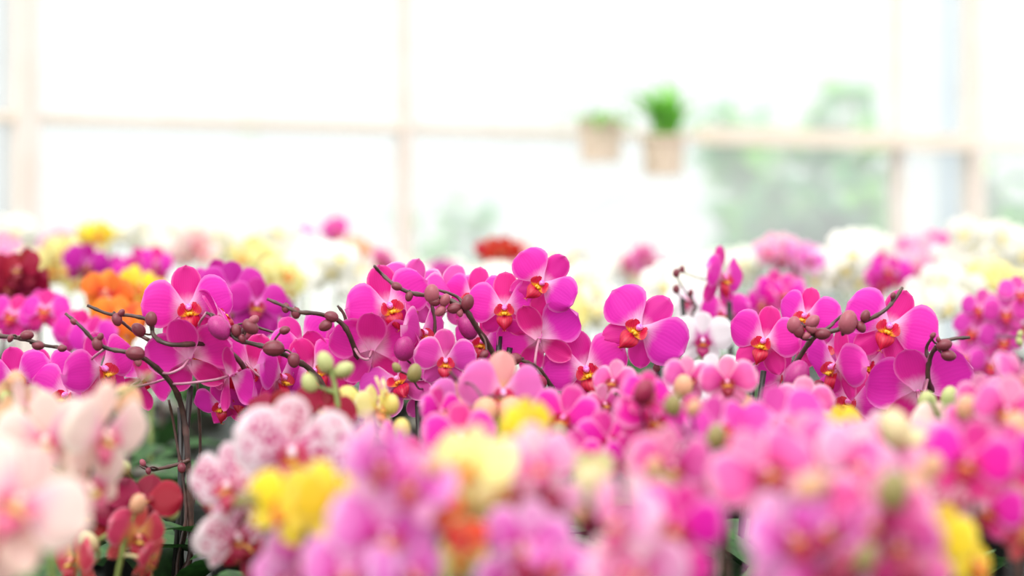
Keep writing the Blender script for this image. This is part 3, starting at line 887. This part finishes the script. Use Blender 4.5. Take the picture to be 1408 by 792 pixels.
orchid('rose', .6, 1062, 'rose orchid spread sideways at lower right above the dark gap',
       [(1052, 652, 160, 14, 30, -18), (1150, 628, 130, -30, 10, 20, .62), (1100, 610, 90, 0, 0, 0, .66)], [[(1090, 1150), (1096, 900), (1080, 690)]], [(1116, 668, 46, .6, .4, 'peachbud', .51), (1138, 668, 18, .8, 0, 'brownbud', .55)])
orchid('lilac', .55, 1110, 'largest lilac pink orchid at bottom right',
       [(1084, 738, 150, 30, 8, -14), (1140, 724, 140, -34, 0, 20), (1080, 800, 110, 40, 0, 0), (1130, 800, 140, 0, 10, 0)], [[(1120, 1250), (1126, 980), (1118, 790)]], [(1160, 728, 22, 0, 1, 'brownbud', .49), (1158, 790, 60, 0, 1, 'redbud', .54)])
orchid('rose', .55, 1225, 'rose pink orchid at bottom right beside the yellow one, a dark red heart',
       [(1204, 712, 150, -10, 6, 10), (1238, 744, 130, -40, 0, 0), (1250, 800, 120, 10, 0, 0), (1190, 792, 130, 0, 0, 0)], [[(1225, 1250), (1228, 980), (1215, 790)]], [(1250, 788, 50, 0, 1, 'redbud', .52), (1190, 766, 40, .2, .6, 'olivebud', .53)])
orchid('blush', .62, 1185, 'pale pink orchid at right under the small yellow bud',
       [(1180, 640, 130, 30, 10, 16), (1232, 640, 96, -34, 0, -10, .66), (1270, 612, 84, 0, 0, 0, .7), (1215, 600, 80, 20, 0, 0, .72)], [[(1190, 1100), (1195, 900), (1182, 680)]], [(1228, 672, 54, .1, 1, 'olivebud', .54), (1256, 670, 46, .2, 1, 'peachbud', .55), (1282, 640, 36, .2, 1, 'peachbud', .6)])
orchid('yellow', .8, 1160, 'small yellow orchid bloom below the side-on magenta flower at right',
       [(1156, 584, 62, 10, 20, 0), (1186, 602, 50, 20, 0, 20)], [[(1160, 950), (1164, 780), (1160, 620)]], [], stem='greenstem', ped='palepedicel', pot='pot')
orchid('cream_pink', .8, 1255, 'cream orchid with large buds at right below the magenta flower turned away',
       [(1290, 590, 84, 40, 10, 10), (1250, 612, 76, 0, 0, 0)], [[(1270, 950), (1275, 780), (1290, 650), (1297, 590), (1302, 545)], [(1297, 590), (1285, 560), (1276, 545)], [(1280, 640), (1260, 600), (1236, 575)]],
       [(1275, 553, 30, -.1, 1, 'greenbud', .86), (1305, 545, 28, .2, 1, 'greenbud', .86), (1230, 588, 52, -.3, 1, 'creambud', .66), (1256, 606, 40, -1, .2, 'creambud', .66)], stem='greenstem', ped='palepedicel', pot='pot')
orchid('hot', .63, 1345, 'magenta pink orchid near the right edge in the foreground',
       [(1330, 634, 130, -8, 6, 6), (1356, 700, 110, 20, 0, 0, .66), (1388, 632, 110, -30, 0, 0, .66)], [[(1345, 1100), (1350, 900), (1340, 680)]], [])
orchid('spotted', .66, 1320, 'white speckled orchid below the magenta pink one near the right edge',
       [(1308, 690, 100, -40, 4, 6)], [[(1320, 1100), (1322, 900), (1314, 720)]], [], pot='pot')
orchid('rose', .72, 1400, 'rose orchid at the right edge above the foreground magenta one',
       [(1386, 566, 110, -20, 10, 0), (1402, 520, 96, 30, 20, 10, .76), (1330, 582, 84, 10, 10, -10, .76), (1352, 545, 70, 0, 0, 0, .8)], [[(1400, 1000), (1402, 850), (1396, 700), (1390, 600)]], [(1398, 588, 44, 0, 1, 'peachbud', .68), (1330, 560, 34, 0, 1, 'peachbud', .74)], [(1396, 650)])
orchid('yellow', .62, 1300, 'yellow orchid in the bottom right, two blooms below the pink ones',
       [(1288, 744, 112, -4, 10, 0), (1338, 776, 96, 20, 10, 10, .64)], [[(1300, 1100), (1306, 950), (1296, 780)]], [], stem='greenstem', ped='palepedicel', pot='pot')
orchid('coral', .68, 1430, 'coral orchid in the bottom right corner beside the dark stake',
       [(1420, 690, 90, -20, 0, 0), (1416, 740, 80, 0, 10, 0)], [[(1420, 1100), (1424, 900), (1418, 760)]], [(1404, 672, 30, 0, 1, 'peachbud')], [(1394, 660)])

# ------------------------------------------------------------------ far rows: arching sprays
FAR = [
    # variety, px, py (middle of the spray), depth, flowers, half width, half height, seed, label
    ('crimson', 28, 400, 1.38, 5, 26, 36, 1, 'crimson orchid behind the left edge twig, darkest blooms of the far rows'),
    ('magenta', 50, 445, 1.3, 5, 46, 26, 2, 'magenta orchid just under the crimson one at left'),
    ('pale_yellow', 78, 378, 1.75, 9, 40, 34, 3, 'pale yellow orchid right of the crimson one at left'),
    ('purple', 128, 372, 1.62, 3, 18, 20, 4, 'purple orchid above the orange one at left'),
    ('magenta', 200, 372, 1.6, 4, 22, 18, 5, 'magenta orchid right of the purple one at left, over yellow blooms'),
    ('yellow', 126, 326, 2.0, 3, 18, 8, 6, 'yellow orchid topping the purple one at left'),
    ('blush', 84, 336, 2.0, 3, 14, 12, 7, 'small blush orchid left of the yellow top at left'),
    ('orange', 148, 410, 1.34, 2, 6, 14, 8, 'orange orchid behind the bud spray at left'),
    ('orange', 162, 450, 1.3, 3, 16, 20, 9, 'lower orange orchid, half hidden by the bud spray at left'),
    ('yellow', 192, 412, 1.5, 6, 20, 30, 10, 'yellow orchid between the orange one and the big magenta flower'),
    ('blush', 6, 350, 1.85, 4, 16, 22, 11, 'blush orchid at the left edge above the crimson one'),
    ('magenta', 112, 462, 1.25, 3, 24, 18, 12, 'magenta orchid blurred between left twig and bud spray'),
    ('white', 180, 330, 2.2, 9, 36, 26, 13, 'white orchid above the magenta one at left'),
    ('white', 240, 342, 2.25, 9, 36, 30, 14, 'white orchid second from the left along the back, over the big magenta flower'),
    ('cream_pink', 270, 350, 1.95, 5, 18, 26, 15, 'cream pink orchid among the white ones over the big magenta flower'),
    ('white', 320, 345, 2.15, 10, 40, 26, 16, 'white orchid above the purple one, left half of the back row'),
    ('pale_yellow', 350, 350, 1.9, 4, 20, 14, 17, 'pale yellow orchid above the purple one'),
    ('white', 385, 352, 2.0, 10, 36, 36, 18, 'white orchid left of the pink pair on the back row'),
    ('lilac', 416, 328, 2.05, 2, 6, 6, 19, 'lilac orchid, left one of the pink pair over the white back row'),
    ('magenta', 458, 318, 2.3, 2, 5, 8, 20, 'magenta orchid, right one of the pink pair over the white back row'),
    ('pale_yellow', 385, 402, 1.6, 5, 18, 30, 21, 'pale yellow orchid above the bare twig left of centre'),
    ('white', 440, 380, 1.8, 12, 40, 40, 22, 'white orchid over the bare twig left of centre'),
    ('peach', 486, 350, 2.1, 3, 12, 10, 23, 'peach orchid on the back row left of the middle window post'),
    ('rose', 528, 362, 2.0, 2, 6, 8, 24, 'rose orchid on the back row just left of the middle window post'),
    ('white', 510, 380, 2.1, 8, 30, 26, 25, 'white orchid under the middle window post'),
    ('white', 600, 388, 2.2, 8, 36, 20, 26, 'white orchid right of the middle window post'),
    ('purple', 606, 378, 2.1, 2, 8, 5, 27, 'small purple orchid above the central bud spray'),
    ('scarlet', 684, 350, 1.95, 3, 14, 10, 28, 'scarlet orchid on the back row near centre'),
    ('cream_pink', 722, 362, 2.1, 5, 16, 16, 29, 'cream pink orchid right of the scarlet one'),
    ('white', 770, 372, 2.1, 12, 34, 30, 30, 'white orchid right of the tilted central flower, back row'),
    ('white', 800, 420, 1.75, 12, 40, 40, 31, 'white orchid filling the gap between central and lone magenta flowers'),
    ('pale_yellow', 770, 440, 1.7, 6, 24, 30, 32, 'pale yellow orchid low in the gap right of the central flowers'),
    ('white', 845, 375, 2.3, 9, 34, 22, 33, 'white orchid over the lone magenta flower, back row'),
    ('rose', 880, 364, 2.2, 4, 22, 14, 34, 'rose orchid over the lone magenta flower'),
    ('white', 940, 402, 1.6, 7, 24, 34, 35, 'cream white orchid left of the side-on magenta flower'),
    ('white', 905, 440, 1.7, 6, 30, 40, 36, 'white orchid close behind the lone magenta flower'),
    ('blush', 1072, 360, 1.8, 7, 30, 22, 37, 'blush orchid below the green shrub, right of the side-on flower'),
    ('hot', 1072, 410, 1.45, 4, 22, 16, 38, 'deep pink orchid behind the upright petalled magenta flower'),
    ('lilac', 1108, 362, 1.75, 3, 16, 12, 39, 'lilac orchid right of the blush one below the green shrub'),
    ('white', 1150, 375, 1.75, 11, 36, 40, 40, 'white orchid behind the knot of buds at right'),
    ('magenta', 1216, 384, 1.65, 4, 24, 16, 41, 'magenta orchid above the rising stem tip at right'),
    ('blush', 1262, 368, 1.85, 9, 34, 34, 42, 'blush orchid right of the blurred magenta one at right'),
    ('rose', 1284, 346, 2.0, 4, 26, 10, 43, 'rose orchid beneath the right window post'),
    ('white', 1300, 420, 1.6, 12, 36, 44, 44, 'white orchid over the two dark buds at right'),
    ('white', 1340, 350, 1.85, 12, 34, 34, 45, 'white orchid beneath the right window post, tallest at right'),
    ('white', 1388, 358, 1.8, 12, 30, 40, 46, 'white orchid at the right edge, back row'),
    ('pale_yellow', 1362, 388, 1.65, 6, 30, 24, 47, 'pale yellow orchid over the pink one at the right edge'),
    ('white', 1010, 366, 2.2, 6, 26, 16, 48, 'white orchid behind the side-on magenta flower'),
    ('white', 1190, 350, 2.2, 9, 32, 22, 49, 'white orchid under the shrub, back row at right'),
    ('white', 560, 410, 1.8, 8, 36, 26, 50, 'white orchid glimpsed through gaps in the centre left magenta flowers'),
    ('white', 690, 400, 1.9, 8, 40, 30, 51, 'white orchid glimpsed above and between the central magenta flowers'),
    ('white', 20, 326, 2.25, 6, 20, 12, 52, 'white orchid at the left edge, back row'),
]
for var, px, py, d, n, hw, hh, seed, label in FAR:
    r = random.Random(seed * 101)
    Yd = DF * d
    span_m = {'white': .088, 'purple': .085, 'magenta': .08, 'orange': .09, 'crimson': .08}.get(var, .078)
    if var == 'lilac':
        span_m = .07
    spx = span_m / Yd * FPX
    side = r.choice((-1, 1))
    fl, pts = [], []
    for i in range(n):
        q = (i + 0.5) / n
        x = px + side * hw * (2 * q - 1) + r.uniform(-.35, .35) * hw
        y = py + hh * (1.6 * (q - .45) ** 2 * 2 - .5) + r.uniform(-.55, .55) * hh
        fl.append((x, y, spx * r.uniform(.9, 1.1), r.uniform(-45, 45), r.uniform(-10, 25), r.uniform(-16, 16), d * r.uniform(.985, 1.02)))
    path = [(px - side * hw * .9, 620), (px - side * hw, py + hh * .6), (px - side * hw * .5, py - hh * .35), (px + side * hw * .3, py - hh * .5), (px + side * hw, py - hh * .1)]
    bd = [(px + side * hw * (1.05 + .12 * k), py + hh * (.05 + .2 * k), 9 - k, side, -.3, 'brownbud' if var not in ('white', 'pale_yellow', 'yellow', 'cream_pink') else 'greenbud') for k in range(2)]
    lightv = var in ('white', 'pale_yellow', 'yellow', 'cream_pink', 'peach')
    orchid(var, d, px - side * hw * .9, label, fl, [path], bd, (), 'greenstem' if lightv else 'stem', 'palepedicel' if lightv else 'pedicel', 'pot' if lightv else 'darkpot', False,
           'white orchids of the far rows' if var == 'white' else 'coloured orchids of the far rows', .2, nleaf=3)

# pots pushed apart so that no two share a place
pos = [[(p['base'] - 704) / FPX * DF * p['d'], DF * p['d']] for p in PLANTS]
EDGES = (1.77, 3.57, 5.52)
for it in range(400):
    for i in range(len(pos)):
        for j in range(i):
            dx, dy = pos[i][0] - pos[j][0], pos[i][1] - pos[j][1]
            q = math.hypot(dx, dy)
            if q < 0.112:
                if q < 1e-4:
                    dx, dy, q = 1e-3, 1e-3, 1.4e-3
                s = (0.114 - q) / 2 / q
                pos[i][0] += dx * s
                pos[i][1] += dy * s
                pos[j][0] -= dx * s
                pos[j][1] -= dy * s
    for a in pos:
        a[1] = max(a[1], 0.84)
        if a[0] < 0.2:
            a[1] = min(a[1], 5.42)
        for e in EDGES:
            if abs(a[1] - e) < 0.085:
                a[1] = e + (0.085 if a[1] >= e else -0.085)

for idx, (p, (bx, by)) in enumerate(zip(PLANTS, pos)):

    r = random.Random(idx * 31 + 5)
    root = empty(p['name'], (bx, by, BENCH))
    tag(root, p['label'], 'orchid', p['group'])
    pm, bk = pot_mesh(p['pot'])
    link(bpy.data.objects.new('pot', pm), root)
    link(bpy.data.objects.new('potting_bark', bk), root)
    a0 = r.uniform(0, 6.28)
    for k in range(p['nleaf']):
        lf = bpy.data.objects.new('leaf', r.choice(LEAVES))
        lf.location = (0, 0, POT_H - 0.012)
        lf.rotation_euler = (0, r.uniform(-.45, -.1), a0 + k * math.pi * (1.0 if k % 2 else .97) + (0.5 if k > 1 else 0))
        s = p['leaf'] * r.uniform(.8, 1.15)
        lf.scale = (s, s, s)
        link(lf, root)
    Yp = DF * p['d']
    top = Vector((bx, by, BENCH + POT_H - 0.015))
    mb = MB()
    samples = []
    for si, path in enumerate(p['spikes']):
        fr = 0.06 if p['group'] == G_SHARP and si == 0 and len(p['buds']) > 3 and len(path) > 6 else 0.0   # the bare sprays arch out towards the light
        if min([math.hypot(path[-1][0] - f[0], path[-1][1] - f[1]) for f in p['flowers']] + [999]) < (32 if fr == 0 else 8):
            fr = -0.05                                # a spike that ends in a bloom runs behind it
        pts = [P(x, y, Yp - (fr if fr < 0 else fr * min(1, max(0, k - 2) / 3)) + r.uniform(-.008, .008)) for k, (x, y) in enumerate(path)]
        if si == 0 or path[0][1] >= 640:
            pts = [q for q in pts if q.z > BENCH + POT_H + 0.04]
            pts = [top + Vector((r.uniform(-.01, .01), r.uniform(-.01, .01), -.01))] + [top.lerp(pts[0], .35) + Vector((0, 0, .01))] + pts
        sp = spline(pts, 5)
        r0, r1 = (0.0042, 0.0018) if si == 0 else (0.0026, 0.0014)
        rad = [r0 + (r1 - r0) * i / (len(sp) - 1) for i in range(len(sp))]
        for i in range(3, len(rad) - 1, 5):   # swollen nodes
            rad[i] *= 1.28
        mb.tube([q - root.location for q in sp], rad, 7 if p['hi'] else 5, 0)
        samples += sp
    # flowers and their stalks
    for f in p['flowers']:
        px, py, spx, yaw, pit, rol = f[:6]
        dd = f[6] if len(f) > 6 else p['d'] * r.uniform(.992, 1.004)
        Y = DF * dd
        loc = P(px, py, Y)
        jit = 4 if p['group'] == G_SHARP else (10 if p['d'] > .8 else 26)
        rot = flower_rot(yaw + r.uniform(-jit, jit), pit + r.uniform(-jit, jit) * .5, rol + r.uniform(-jit, jit) * .5)
        span = spx / FPX * Y
        add_flower(root, p['var'], loc, span, rot, p['hi'], r)
        back = rot @ Vector((0, 1, 0))
        p0 = loc + back * span * .05
        p1 = loc + back * span * .32 + Vector((0, 0, -.002))
        tgt = min(samples, key=lambda q: (q - p1).length) if samples else top
        if (tgt - p1).length > 0.0:
            ctrl = [p0.lerp(p1, .0) * 1, p0.lerp(p1, .75), p1.lerp(tgt, .45) + back * span * .06, tgt]
            mb.tube([q - root.location for q in spline(ctrl, 3)], [0.0017] * 10, 5, 1)
    for b in p['buds']:
        px, py, size, dx, dz, mat = b[:6]
        Y = DF * (b[6] if len(b) > 6 else p['d']) - (0.06 if p['group'] == G_SHARP and len(b) < 7 and len(p['buds']) > 3 else 0)
        s = size * .92 / FPX * Y
        direc = Vector((dx, -0.15, dz)).normalized()
        c = P(px, py, Y - 0.004)
        loc = c - direc * s * 0.55
        add_bud(root, loc, s, direc, mat)
        if samples:
            tgt = min(samples, key=lambda q: (q - loc).length)
            mid = (loc + tgt) / 2 - direc * s * .25
            mb.tube([q - root.location for q in spline([loc + direc * s * .1, mid, tgt], 3)], [0.0013] * 7, 5, 0)
    mb.obj('flower_stem', [M[p['stem']], M[p['ped']]], root)
    for sx_, sy_ in p['stakes']:
        t_ = P(sx_, sy_, Yp + 0.01)
        mb = MB()
        foot = top + Vector(((t_.x - top.x) * .0 + r.uniform(-.02, .02), 0.012, -.02))
        up = Vector((t_.x, t_.y, foot.z + .03))
        mb.tube([foot - root.location, foot.lerp(t_, .5) - root.location, t_ - root.location], [0.0036] * 3, 8, 0)
        mb.obj('stake', [M['stake']], root)

# ------------------------------------------------------------------ hanging baskets in front of the glass
BL = [leaf_mesh('basketplant', i, 1.0, 0.10, 0.75) for i in range(2)]
for px, py, lab, lean in ((826, 190, 'pale hanging basket with flat green foliage, left of the pair at the glass', 0), (912, 210, 'pale hanging basket with tall arching green leaves, right of the pair at the glass', 1)):
    Y = wall_Y(px) - 0.35
    c = P(px, py, Y)
    bk_ = empty('hanging_basket', c)
    tag(bk_, lab, 'basket', 'hanging baskets at the glass')
    mb = MB()
    prof = [(0.001, -.085), (.070, -.085), (.078, .045), (.086, .045), (.086, .065), (.080, .065)]
    mb.tube([(0, 0, z) for q, z in prof], [q for q, z in prof], 32, cap=False)
    mb.obj('basket', [M['basket']], bk_, smooth=False)
    mb = MB()
    mb.blob((0, 0, .03), (.073, .073, .012), 0, 4, 14)
    mb.obj('potting_bark', [M['bark']], bk_)
    for k in range(3):
        q = 2.1 * k
        mb = MB()
        mb.tube([(.08 * math.cos(q), .08 * math.sin(q), .06), (0, 0, .55)], [.0016] * 2, 5)
        mb.obj('wire', [M['greypost']], bk_)
    mb = MB()
    mb.tube([(0, 0, .55), (0, .15, .8), (0, .35, 2.75 - c.z)], [.0009] * 3, 5)
    mb.obj('hanger', [M['greypost']], bk_)
    r = random.Random(int(px))
    for k in range(24 if lean else 22):
        lf = bpy.data.objects.new('leaf', BL[k % 2])
        lf.location = (r.uniform(-.04, .04), r.uniform(-.04, .04), .04)
        lf.rotation_euler = (0, r.uniform(-1.35, -.6) if lean else r.uniform(-.45, -.05), r.uniform(0, 6.28))
        s = r.uniform(.18, .30) if lean else r.uniform(.12, .19)
        lf.scale = (s, s, s)
        link(lf, bk_)

# ------------------------------------------------------------------ beyond the glass
mb = MB()
mb.box((4, 24, -.06), (26, 17, .05))
tag(mb.obj('ground', [M['gravel']], smooth=False), kind='structure')


def outdoor_post(px, Y, w, mat, lab, h=4.5):
    c = P(px, 0, Y)
    mb = MB()
    mb.box((0, 0, h / 2), (w, w, h / 2))
    mb.box((0, 0, .04), (w * 2.2, w * 2.2, .04))
    mb.box((0, 0, h), (w * 1.3, w * 1.3, .02))
    tag(mb.obj('steel_post', [M[mat]], smooth=False, loc=(c.x, c.y, 0)), lab, 'post')


outdoor_post(12, 7.2, .03, 'greypost', 'grey steel post outside the glass at the left edge')
outdoor_post(342, 9.5, .045, 'tank', 'pale post outside the glass left of the middle window post')
outdoor_post(1306, 9.6, .045, 'bluepost', 'pale blue grey post outside the glass beside the right window post')

SL = {k: leaf_mesh(k, i, 1.0, 0.24, 0.6) for i, k in enumerate(('shrubleaf', 'shrubdark', 'shrublight'))}


def shrub(px, Y, z0, z1, wid, n, mats, lab, seed, size):
    r = random.Random(seed)
    x = (px - 704) / FPX * Y
    root = empty('outdoor_shrub', (x, Y, 0))
    tag(root, lab, 'shrub', 'shrubs beyond the glass')
    mb = MB()
    tips = []
    for k in range(7):
        a = r.uniform(0, 6.28)
        tip = Vector((math.cos(a) * wid * r.uniform(.3, .9), math.sin(a) * wid * .5, r.uniform(.55, .98) * z1))
        path = spline([(0, 0, 0), (tip.x * .2, tip.y * .2, z0 * .6), (tip.x * .6, tip.y * .6, (z0 + tip.z) / 2), tip], 4)
        mb.tube(path, [.022 - .016 * i / (len(path) - 1) for i in range(len(path))], 6)
        tips += path[5:]
    mb.obj('branches', [M['bark2']], root)
    for k in range(n):
        t = r.choice(tips)
        lf = bpy.data.objects.new('leaf', SL[r.choice(mats)])
        lf.location = t + Vector((r.gauss(0, .03), r.gauss(0, .03), r.gauss(0, .03)))
        lf.rotation_euler = (r.uniform(-.5, .5), r.uniform(-.8, .5), r.uniform(0, 6.28))
        s = size * r.uniform(.7, 1.25)
        lf.scale = (s, s, s)
        link(lf, root)


shrub(1112, 9.6, .9, 1.70, .30, 299, ['shrubdark', 'shrubdark', 'shrubdark', 'shrubleaf'], 'dark green shrub outside the glass under the beige beam', 3, .19)
shrub(1015, 9.4, .9, 1.92, .30, 290, ['shrubleaf', 'shrubleaf', 'shrublight'], 'mid green shrub outside the glass left of the dark one', 4, .14)
shrub(1066, 11.8, 1.2, 2.2, .62, 299, ['shrubleaf', 'shrubleaf', 'shrublight'], 'tall pale shrub outside the glass rising above the beige beam', 5, .26)
shrub(1175, 10.4, 1.2, 1.98, .24, 60, ['shrublight', 'shrubleaf'], 'light green arching shrub outside the glass near the right bay post', 6, .22)
shrub(1372, 10.2, 1.1, 1.66, .12, 40, ['shrubdark', 'shrublight'], 'small dark leaved shrub outside the glass right of the right window post', 7, .2)
shrub(1400, 13.5, 1.2, 2.15, .5, 120, ['shrubleaf', 'shrublight'], 'pale shrub far outside the glass at the right edge', 8, .2)
shrub(640, 15.0, 1.0, 1.75, .6, 120, ['shrubleaf', 'shrublight'], 'faint shrub far outside the glass right of the middle window post', 9, .18)

# a low white plastic tunnel outside
tun = empty('plastic_tunnel', ((860 - 704) / FPX * 12.5, 12.5, 0))
tag(tun, 'low white plastic tunnel outside the glass behind the hanging baskets', 'tunnel')
pts, uvs = [], []
for i in range(13):
    a = math.pi * i / 12
    pts.append([(-.75 * math.cos(a), y, 1.55 * math.sin(a) ** .8) for y in (-1.2, 0, 1.2, 2.4)])
mb = MB()
mb.quad_grid(pts, None)
mb.obj('film', [M['film']], tun)
for y in (-1.2, 0, 1.2, 2.4):
    mb = MB()
    mb.tube([(-.77 * math.cos(math.pi * i / 12), y, 1.57 * math.sin(math.pi * i / 12) ** .8) for i in range(13)], [.018] * 13, 6)
    mb.obj('hoop', [M['film']], tun)
mb = MB()
fan = [(-.75 * math.cos(math.pi * i / 12), -1.2, 1.55 * math.sin(math.pi * i / 12) ** .8) for i in range(13)]
mb.quad_grid([fan, [(x * .98, y + .02, 0) for x, y, z in fan]], None)
mb.obj('end_sheet', [M['film']], tun)
